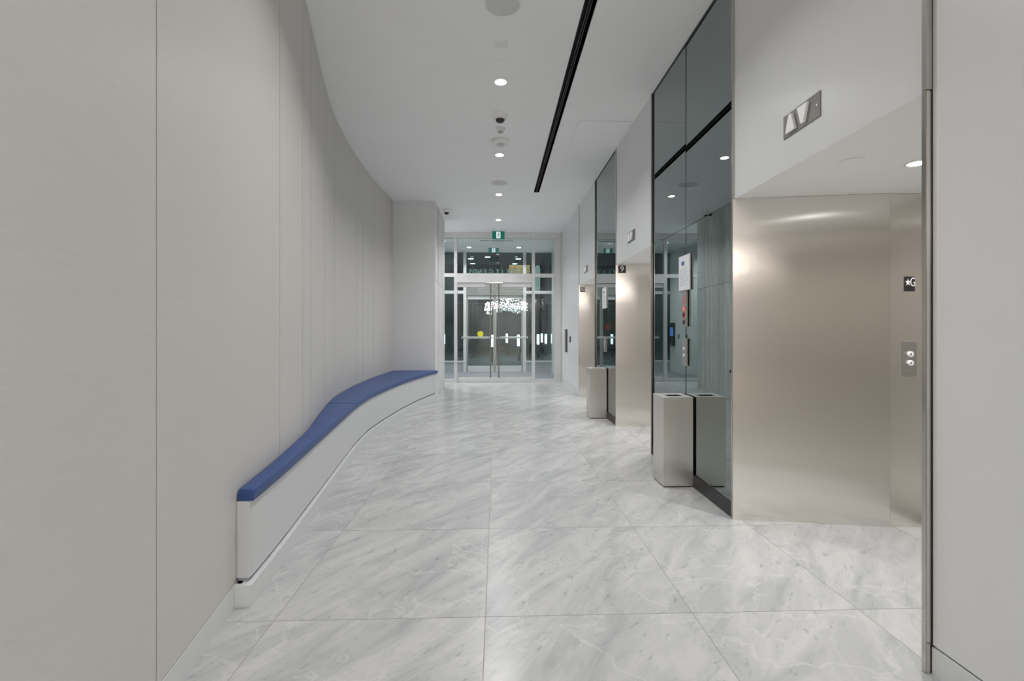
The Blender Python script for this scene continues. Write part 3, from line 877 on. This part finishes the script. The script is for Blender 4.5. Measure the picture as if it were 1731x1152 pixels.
def cushion(y0, y1, label):
    ys = ys_between(y0, y1, 0.05)
    # extra rows at both ends for a soft rounded edge
    e = 0.010
    ys = [y0, y0 + e * .3, y0 + e] + [y for y in ys if y0 + e * 1.5 < y < y1 - e * 1.5] + [y1 - e, y1 - e * .3, y1]
    bm = bmesh.new(); rows = []
    z0, z1 = 0.469, 0.522
    for y in ys:
        ff = kick_x(y) - 0.002; kk = wall_x(y) + 0.005
        t = min((y - y0), (y1 - y)) / e
        t = max(0.0, min(1.0, t)); drop = 0.007 * (1 - math.sqrt(max(0, 1 - (1 - t) ** 2)))
        r = 0.009
        sec = [(ff - .004, z0), (ff, z0 + .008), (ff, z1 - r - drop), (ff - r * .3, z1 - r * .3 - drop), (ff - r, z1 - drop)]
        m = (ff + kk) / 2
        sec += [(m + (ff - m) * .5, z1 + .0015 - drop), (m, z1 + .002 - drop), (m + (kk - m) * .5, z1 + .0015 - drop), (kk + r, z1 - drop), (kk + r * .3, z1 - r * .3 - drop), (kk, z1 - r - drop), (kk, z0 + .008), (kk + .004, z0)]
        rows.append([bm.verts.new((x, y, z)) for x, z in sec])
    k = len(rows[0])
    for a, c in zip(rows, rows[1:]):
        for i in range(k):
            bm.faces.new((a[i], a[(i + 1) % k], c[(i + 1) % k], c[i]))
    bm.faces.new(rows[0]); bm.faces.new(list(reversed(rows[-1])))
    o = mesh('seat_cushion', bm, M['blue'], None, smooth=True)
    return tag(o, label, 'cushion', 'blue vinyl bench cushions')
cushion(2.185, 4.740, 'long blue vinyl seat cushion on the near, narrow end of bench')
cushion(4.747, 7.058, 'blue vinyl seat cushion in the middle of the bench')
cushion(7.065, 8.69, 'blue vinyl seat cushion at the far, wide end of bench')

# ================================================================== CEILING FITTINGS
def downlight(x, y, z, label, power, r=0.056, spread=134, group='round recessed ceiling downlights', light=True):
    t = thing('downlight', label, 'ceiling light', (x, y, z), group=group)
    bm = lathe([(r + .012, -0.0005), (r + .012, -.003), (r, -.0045), (r - .002, -.002)], (x, y, z), 'Z', 32)
    mesh('trim_ring', bm, M['plastic'], t, smooth=True)
    mesh('lens', lathe([(r - .003, -.0047), (r - .006, -.0062), (0, -.0062)], (x, y, z), 'Z', 32), M['lamp'], t, smooth=True)
    if light:
        l = add_light('downlight_lamp', 'AREA', (x, y, z - .012), power, size=2 * r, spread=spread, color=(0.985, 0.99, 1.0))
        l.parent = t; l.location = (0, 0, -.012)
    return t
DL = [(4.518, 'ceiling downlight nearest the viewer, brightest in the row'), (6.391, 'second ceiling downlight from the viewer, past the smoke detector'),
      (8.245, 'third ceiling downlight from the viewer, past the far speaker'), (10.131, 'ceiling downlight closest to the exit sign')]
for yy, lab in DL:
    downlight(0.036, yy, CEIL, lab, DOWN_W)
downlight(0.036, 2.65, CEIL, 'added unseen ceiling downlight above the top edge of view', DOWN_W)  # unseen fixture, added to light the near part of the corridor
downlight(0.036, -0.6, CEIL, 'added unseen ceiling downlight just behind the viewer', DOWN_W)  # added out of view for more light around the camera
for yy, lab in ((2.37, 'soffit downlight inside the nearest elevator alcove'), (5.41, 'soffit downlight inside the middle elevator alcove'), (8.16, 'soffit downlight inside the farthest elevator alcove')):
    downlight(2.19, yy, HEAD - .002, lab, 12.0, r=0.042, spread=140, group='elevator alcove downlights')
for xx, yy, lab in ((-0.80, 13.45, 'left downlight in the vestibule ceiling'), (0.63, 13.45, 'right downlight in the vestibule ceiling'), (-1.45, 12.6, 'vestibule downlight nearest the concrete wall'),
                    (-1.7, 10.85, 'added unseen downlight in the recess beyond the concrete')):  # the recess downlight is unseen, added to brighten the far end
    downlight(xx, yy, CEIL, lab, 30.0, r=0.06, group='vestibule downlights')

def disc(name, x, y, z, r, label, cat, m='plastic', h=0.008):
    o = mesh(name, lathe([(r, -.0005), (r, -h * .7), (r * .96, -h), (0, -h)], (x, y, z), 'Z', 36), M['ceiling'], None, smooth=True)
    return tag(o, label, cat)
def speaker(x, y, r, label):
    t = thing('ceiling_speaker', label, 'speaker', (x, y, CEIL), group='round ceiling speakers')
    mesh('rim', lathe([(r + .012, -.0005), (r + .012, -.004), (r, -.006), (r - .002, -.003)], (x, y, CEIL), 'Z', 40), M['plastic'], t, smooth=True)
    mesh('grille', lathe([(r - .003, -.0062), (r - .004, -.007), (0, -.0078)], (x, y, CEIL), 'Z', 40), M['greyplastic'], t, smooth=True)
speaker(0.043, 3.437, 0.125, 'round grey ceiling speaker at the top edge')
speaker(0.038, 7.588, 0.125, 'round grey ceiling speaker between two far downlights')
pl = thing('cover_plate', 'small rectangular white cover plate on the ceiling', 'cover plate', (0.036, 3.926, CEIL))
mesh('plate', bevelled(B((-0.022, 0.094, 3.875, 3.977, CEIL - .006, CEIL - .0005)), .0015, 1), M['plastic'], pl)
for xx in (0.0, 0.072):
    mesh('screw', lathe([(0.004, 0), (0.003, -.0015)], (xx, 3.926, CEIL - .006), 'Z', 8), M['greyplastic'], pl)
disc('concealed_sprinkler', 0.034, 4.185, CEIL, 0.042, 'round white sprinkler cover before the nearest downlight', 'sprinkler cover')
disc('concealed_sprinkler', 0.032, 7.187, CEIL, 0.042, 'faint white sprinkler cover ahead of the far speaker', 'sprinkler cover')
disc('concealed_sprinkler', 0.034, 9.619, CEIL, 0.042, 'faint white sprinkler cover close to the last downlight', 'sprinkler cover')
disc('concealed_sprinkler', 1.832, 2.356, HEAD - .002, 0.056, 'round white sprinkler cover in the elevator alcove soffit', 'sprinkler cover', h=0.006)
# dome camera
dc = thing('dome_camera', 'white dome camera with black lens in middle of ceiling', 'camera', (0.036, 5.20, CEIL))
mesh('housing', lathe([(.078, -.0005), (.080, -.025), (.070, -.05), (.05, -.056)], (0.036, 5.203, CEIL), 'Z', 32), M['plastic'], dc, smooth=True)
mesh('dome', lathe([(.050, -.0562), (.046, -.072), (.030, -.086), (0, -.092)], (0.036, 5.203, CEIL), 'Z', 32), M['charcoal'], dc, smooth=True)
# sprinkler / small sensor
sn = thing('ceiling_sensor', 'small white ceiling sensor between camera and smoke detector', 'sensor', (0.042, 5.55, CEIL))
mesh('base', lathe([(.058, -.0005), (.058, -.012), (.046, -.03), (.032, -.036)], (0.042, 5.552, CEIL), 'Z', 28), M['plastic'], sn, smooth=True)
mesh('sensor_tip', lathe([(.028, -.0362), (.026, -.052), (.018, -.058), (0, -.058)], (0.042, 5.552, CEIL), 'Z', 24), M['plate'], sn, smooth=True)
# smoke detector
sd = thing('smoke_detector', 'wide round white smoke detector on the ceiling', 'smoke detector', (0.045, 5.914, CEIL))
mesh('base', lathe([(.110, -.0005), (.112, -.018), (.105, -.036), (.080, -.046), (.0, -.046)], (0.045, 5.914, CEIL), 'Z', 36), M['plastic'], sd, smooth=True)
mesh('nose', lathe([(.042, -.0462), (.042, -.058), (.034, -.066), (0, -.066)], (0.045, 5.914, CEIL), 'Z', 28), M['greyplastic'], sd, smooth=True)
# dome camera by the concrete wall
d2 = thing('dome_camera', 'small dome camera on ceiling beside the concrete wall', 'camera', (-0.994, 9.28, CEIL))
mesh('housing', lathe([(.062, -.0005), (.064, -.03), (.058, -.06), (.045, -.066)], (-0.994, 9.28, CEIL), 'Z', 28), M['plastic'], d2, smooth=True)
mesh('dome', lathe([(.045, -.0662), (.042, -.085), (.028, -.10), (0, -.106)], (-0.994, 9.28, CEIL), 'Z', 28), M['black'], d2, smooth=True)
# access panel
ap = thing('access_panel', 'faint square access panel flush in the ceiling', 'access panel', (1.24, 5.64, CEIL))
mesh('panel', B((0.935, 1.548, 5.325, 5.945, CEIL - .0035, CEIL - .0004)), M['ceiling'], ap)
for b in ((0.931, 0.9345, 5.321, 5.949), (1.5485, 1.552, 5.321, 5.949), (0.9345, 1.5485, 5.321, 5.3245), (0.9345, 1.5485, 5.9455, 5.949)):
    mesh('edge_gap_line', B((*b, CEIL - .003, CEIL - .0004)), M['greyplastic'], ap)  # shade of the thin gap round the panel, painted as grey strips
# linear slot diffuser
sl = thing('slot_diffuser', 'long black linear slot running along the ceiling', 'air diffuser', (0.685, 3, CEIL))
mesh('housing', B((SX0 - .004, SX0, SY0, SY1, CEIL - .001, CEIL + .10), (SX1, SX1 + .004, SY0, SY1, CEIL - .001, CEIL + .10), (SX0, SX1, SY0, SY1, CEIL + .09, CEIL + .10), (SX0, SX1, SY1, SY1 + .004, CEIL - .001, CEIL + .10)), M['black'], sl)
mesh('blade', B((SX0 + .030, SX0 + .036, SY0, SY1, CEIL + .004, CEIL + .04)), M['charcoal'], sl)
mesh('blade', B((SX1 - .036, SX1 - .030, SY0, SY1, CEIL + .004, CEIL + .04)), M['charcoal'], sl)
mesh('centre_bar', B((SX0 + .036, SX1 - .036, SY0, SY1, CEIL + .03, CEIL + .04)), M['charcoal'], sl)

# exit signs
def exit_sign(x0, x1, y, z0, z1, label, stem_top):
    t = thing('exit_sign', label, 'exit sign', ((x0 + x1) / 2, y, z0), group='green running man exit signs')
    mesh('case', bevelled(B((x0, x1, y, y + .04, z0, z1)), .002, 1), M['signgreen'], t)
    xm = (x0 + x1) / 2; zm = (z0 + z1) / 2; W = x1 - x0; H = z1 - z0
    yy = y - .0012
    mesh('doorway', B((xm - W * .16, xm + W * .16, yy - .001, yy + .001, z0 + H * .10, z1 - H * .10)), M['signwhite'], t)
    man = bmesh.new()
    s = H * 0.78
    def limb(pts, w):
        for (ax, az), (bx, bz) in zip(pts, pts[1:]):
            a = Vector((xm + ax * s, yy - .0022, zm + az * s)); b = Vector((xm + bx * s, yy - .0022, zm + bz * s))
            dd = (b - a).normalized(); pp = Vector((-dd.z, 0, dd.x)) * w * s
            prism([a - pp - dd * w * s * .4, b - pp + dd * w * s * .4, b + pp + dd * w * s * .4, a + pp - dd * w * s * .4], (0, .001, 0), man)
    limb([(.05, .22), (-.02, -.08)], .075)          # torso
    limb([(-.02, -.08), (.13, -.16), (.10, -.42)], .05)
    limb([(-.02, -.08), (-.10, -.26), (-.25, -.34)], .05)
    limb([(.04, .20), (.18, .10), (.24, .20)], .035)
    limb([(.04, .20), (-.14, .16), (-.20, .0)], .035)
    lathe([(s * .085, 0), (s * .085, .001)], (xm + .10 * s, yy - .0022, zm + .38 * s), 'Y', 16, man)
    mesh('running_man', man, M['signgreen'], t)
    mesh('mount', B((xm - .03, xm + .03, y + .012, y + .028, z1 + .0003, stem_top)), M['plastic'], t)
exit_sign(-0.113, 0.182, 11.10, 3.438, 3.622, 'green running man exit sign hung above the inner doors', CEIL - .0005)
exit_sign(-0.240, 0.052, 13.5, 3.515, 3.656, 'green running man exit sign inside the vestibule behind glass', CEIL - .0002)
# vestibule grille
vg = thing('linear_grille', 'long slotted air grille in the vestibule ceiling', 'air grille', (-0.02, 12.45, CEIL))
mesh('frame', B((-0.46, 0.44, 12.40, 12.50, CEIL - .006, CEIL - .0005)), M['greyplastic'], vg)
for k in range(18):
    x = -0.45 + k * 0.049
    mesh('slot', B((x, x + .036, 12.41, 12.49, CEIL - .0075, CEIL - .0061)), M['charcoal'], vg)

# ================================================================== SMALL WALL ITEMS
ph = thing('flush_pull', 'tall black recessed pull on white panel beside the exit', 'handle', (XR, 10.6, 0.77))
mesh('surround', bevelled(B((XR - .006, XR + .003, 10.43, 10.76, 0.77, 1.29)), .002, 1), M['black'], ph)
mesh('grip', B((XR - .018, XR - .0065, 10.57, 10.62, 0.80, 1.26)), M['plate'], ph)
kp = thing('card_reader', 'small dark wall plate beside the recessed black pull', 'wall plate', (XR, 10.0, 1.01))
mesh('plate', bevelled(B((XR - .008, XR + .0035, 9.94, 10.09, 1.01, 1.134)), .002, 1), M['charcoal'], kp)
mesh('reader_face', B((XR - .0095, XR - .0081, 9.97, 10.06, 1.035, 1.11)), M['plate'], kp)
ol = thing('wall_outlet', 'white socket plate low on the wall near the exit', 'socket', (XR, 10.5, 0.50))
mesh('plate', bevelled(B((XR - .003, XR + .0035, 10.40, 10.70, 0.49, 0.61)), .001, 1), M['plastic'], ol)
mesh('socket', B((XR - .0042, XR - .0031, 10.44, 10.54, 0.51, 0.59)), M['base'], ol)
mesh('socket', B((XR - .0042, XR - .0031, 10.56, 10.66, 0.51, 0.59)), M['base'], ol)
# intercom and pulls in the vestibule (visible in the mirror)
ic = thing('intercom', 'dark wall intercom with blue screen in the vestibule', 'intercom', (XL2, 14.02, 0.80))
mesh('case', bevelled(B((XL2 + .0005, XL2 + .06, 13.88, 14.16, 0.80, 1.50)), .004, 1), M['black'], ic)
mesh('screen', B((XL2 + .0605, XL2 + .063, 13.91, 14.13, 1.10, 1.36)), M['screen'], ic)
mesh('tray', B((XL2 + .0605, XL2 + .09, 13.92, 14.12, 0.83, 0.86)), M['plate'], ic)
for yy, lab in ((13.6, 'black wall plate next to the intercom'), (12.70, 'black wall plate halfway along the vestibule wall'), (12.10, 'black wall plate nearest the inner glass')):
    o = thing('wall_plate', lab, 'wall plate', (XL2, yy, 1.03), group='black plates on the vestibule wall')
    mesh('plate', bevelled(B((XL2 + .0005, XL2 + .012, yy - .04, yy + .04, 1.03, 1.16)), .002, 1), M['black'], o)
    mesh('reader_face', B((XL2 + .0121, XL2 + .014, yy - .025, yy + .025, 1.06, 1.13)), M['charcoal'], o)

# ================================================================== LOBBY LIGHTS BEHIND THE VIEWER
def led_line(x0, x1, y, label, power):
    t = thing('linear_light', label, 'ceiling light', ((x0 + x1) / 2, y, CEIL), group='linear lights of the lobby ceiling')
    mesh('channel', B((x0, x1, y - .035, y + .035, CEIL - .012, CEIL - .0005)), M['plastic'], t)
    mesh('diffuser', B((x0 + .01, x1 - .01, y - .025, y + .025, CEIL - .016, CEIL - .0122)), M['led'], t)
    l = add_light('linear_lamp', 'AREA', (0, 0, 0), power, size=x1 - x0 - .05, size_y=.05, spread=150, color=(1, .99, .98))
    l.parent = t; l.location = (0, 0, -.02)
led_line(-2.5, 4.5, -3.4, 'long linear ceiling light nearest behind the viewer', 70)
led_line(-2.5, 4.5, -5.4, 'long linear ceiling light farther behind the viewer', 45)
for xx in (-3.2, 0.0, 3.2):
    downlight(xx, -8.3, CEIL, {-3.2: 'added unseen lobby downlight behind the viewer at left', 0.0: 'added unseen lobby downlight behind the viewer in middle', 3.2: 'added unseen lobby downlight behind the viewer at right'}[xx], 24, group='added lobby downlights behind the viewer')  # unseen downlights added to raise the light level of the lobby
ch = thing('chandelier', 'wide cluster chandelier of lit crystals in the lobby behind', 'chandelier', (1.2, -6.2, CEIL))
mesh('ceiling_plate', B((-0.4, 2.8, -6.35, -6.05, CEIL - .03, CEIL - .0005)), M['trim'], ch)
random.seed(21)
bm = bmesh.new(); rods = bmesh.new()
for k in range(420):
    x = random.uniform(-0.8, 3.2); yy = random.uniform(-6.7, -5.7)
    z = 2.85 + random.uniform(-.22, .30) + .12 * math.sin(x * 2.3)
    r = random.uniform(.015, .030)
    top = bm.verts.new((x, yy, z + r * 1.4)); bot = bm.verts.new((x, yy, z - r * 1.4))
    ring = [bm.verts.new((x + r * math.cos(a), yy + r * math.sin(a), z)) for a in (0.3, 1.87, 3.44, 5.01)]
    for i in range(4):
        bm.faces.new((top, ring[i], ring[(i + 1) % 4])); bm.faces.new((bot, ring[(i + 1) % 4], ring[i]))
    if k % 8 == 0: rod((x, yy, z + r), (min(2.75, max(-.35, x)), min(-6.08, max(-6.32, yy)), CEIL - .03), .002, 4, rods)
o = mesh('crystals', bm, M['crystal'], ch); o['kind'] = 'stuff'
o = mesh('suspension_wires', rods, M['trim'], ch); o['kind'] = 'stuff'

# ================================================================== STREET OUTSIDE
gp = mesh('ground_plaza', B((-30, 30, YOUT + .1, 27, -.3, -.02)), M['paving'], None)
tag(gp, 'dark paved plaza outside the entrance doors', 'pavement', kind='structure')
gr = mesh('ground_street', B((-60, 60, 27, 60, -.4, -.12)), M['asphalt'], None)
tag(gr, 'dark asphalt street beyond the plaza at night', 'street', kind='structure')
for k, (x0, y0, x1, y1, lab) in enumerate(((0.6, 27.5, 6, 24.2, 'x'), (3.2, 31.0, 9, 31.6, 'x'))):
    d = Vector((x1 - x0, y1 - y0, 0)).normalized(); p = Vector((-d.y, d.x, 0)) * .10
    zz = -.0195 if k == 0 else -.1195
    a, b = Vector((x0, y0, zz)), Vector((x1, y1, zz))
    if k == 0:
        a = Vector((0.9, 25.4, zz)); b = Vector((6.0, 22.6, zz))
    bm = bmesh.new(); prism([a - p, b - p, b + p, a + p], (0, 0, .004), bm)
    o = mesh('painted_line', bm, M['paint'], None)
    tag(o, ('white painted line crossing the plaza diagonally', 'white painted line on the street edge')[k], 'road marking')
can = mesh('canopy', B((-12, 12, YOUT + .12, 22.6, 4.45, 4.75)), M['soffit'], None)
tag(can, 'dark canopy soffit outside above the entrance', 'canopy', kind='structure')
for i, (xx, yy) in enumerate(((-1.15, 20.7), (-0.40, 20.2), (0.95, 20.7), (-1.15, 22.2), (0.85, 22.2))):
    tname = ['leftmost downlight under the canopy outside', 'middle downlight under the canopy outside', 'right downlight in near row under the canopy', 'left downlight in far row under the canopy', 'right downlight in far row under the canopy'][i]
    downlight(xx, yy, 4.45, tname, 30 if i in (0, 2, 4) else 5, r=.12, group='canopy downlights outside', light=i in (0, 2))
def bollard(x, y, h, r, label):
    t = thing('bollard_light', label, 'bollard light', (x, y, -.02), group='lit bollards on the plaza')
    mesh('post', lathe([(r, 0), (r, h * .55), (r * .9, h * .55 + .004)], (x, y, -.02), 'Z', 20), M['charcoal'], t, smooth=True)
    mesh('lamp', lathe([(r * .92, h * .555), (r * .92, h * .985)], (x, y, -.02), 'Z', 20), M['bollight'], t, smooth=True)
    mesh('cap', lathe([(r, h * .986), (r, h * 1.0), (0, h * 1.01)], (x, y, -.02), 'Z', 20), M['charcoal'], t, smooth=True)
for x, y, lab in ((-0.17, 19.0, 'lit bollard seen between the inner door pulls'), (0.92, 20.0, 'lit bollard seen through the right exit door'), (1.98, 22.4, 'nearest lit bollard seen through the right sidelight'),
                  (2.55, 27.0 - .5, 'second lit bollard seen through the right sidelight'), (2.52, 24.0, 'lit bollard seen in the middle of the right sidelight'), (2.9, 24.4, 'lit bollard at the edge of the right sidelight'),
                  (0.55, 26.0, 'distant small lit bollard through the right exit door'), (-2.6, 23.0, 'lit bollard seen through the left sidelight')):
    bollard(x, y, 1.13, 0.062, lab)
pl = thing('pillar_lamp', 'tall round topped white pillar lamp outside right sidelight', 'lamp', (2.17, 24.9, -.02))
mesh('post', lathe([(.10, 0), (.10, 3.3)], (2.17, 24.9, -.02), 'Z', 20), M['charcoal'], pl, smooth=True)
mesh('shade', lathe([(.145, 3.31), (.145, 4.55), (.125, 4.70), (.075, 4.78), (0, 4.80)], (2.17, 24.9, -.03), 'Z', 24), M['pillar'], pl, smooth=True)
# building across the street
bd = thing('building', 'dark building with wide windows across the street', 'building', (0, 44, -.12))
mesh('facade_wall', B((-30, 30, 44, 46, -.12, 14)), M['facade'], bd)
for i in range(12):
    for j in range(3):
        x0 = -26 + i * 4.4; z0 = 0.9 + j * 4.2
        w_ = mesh('window', B((x0, x0 + 3.4, 43.93, 43.999, z0, z0 + 3.0)), M['facade_frame'], bd)
        for q in range(2):
            mesh('window_pane', B((x0 + .1 + q * 1.65, x0 + 1.65 + q * 1.65, 43.90, 43.929, z0 + .1, z0 + 2.9)), M['facade_glass'], w_)
tw = thing('timber_wall', 'warm timber clad wall seen through the transom glass', 'wall', (2.4, 29, -.02))
for k in range(9):
    mesh('board', B((0.75, 2.05, 29, 29.25, 3.6 + k * .30, 3.892 + k * .30)), M['wood'], tw)
mesh('plinth', B((0.75, 2.05, 29.02, 29.25, -.12, 3.595)), M['facade'], tw)
l = add_light('added_timber_light', 'AREA', (1.4, 27.6, 6.2), 55, rot=(math.radians(55), 0, 0), size=1.3, size_y=.1, color=(1, .86, .68)); l.rotation_euler = (math.radians(50), 0, 0)  # lamp added only to brighten the timber boards, no fixture modelled
def van(x, y, label):
    t = thing('van', label, 'van', (x, y, -.12), group='vans waiting in the street')
    prof = [(y, .25), (y, 1.85), (y + .25, 2.0), (y + 3.2, 2.0), (y + 4.0, 1.15), (y + 4.8, .95), (y + 4.85, .3)]
    bm = bmesh.new(); prism([(x - .9, a, b - .12) for a, b in prof], (1.8, 0, 0), bm); bevelled(bm, .06)
    mesh('body', bm, M['van'], t)
    mesh('rear_window', B((x - .7, x + .7, y - .008, y + .02, 1.05, 1.65)), M['facade_glass'], t)
    for s in (-1, 1):
        mesh('tail_light', B((x + s * .78 - .07, x + s * .78 + .07, y - .02, y + .02, 1.45, 1.75)), M['redlamp'], t)
        mesh('lower_light', B((x + s * .72 - .08, x + s * .72 + .08, y - .02, y + .02, .75, .83)), M['redlamp'], t)
        for yy in (y + .9, y + 3.9):
            mesh('wheel', lathe([(.33, -.1), (.36, -.06), (.36, .06), (.33, .1)], (x + s * .82, yy, .24), 'X', 24), M['rubber'], t, smooth=True)
van(-5.9, 31.5, 'dark van with red tail lights, nearer one in the street')
van(-5.0, 37.2, 'dark van with red tail lights, farther one in the street')
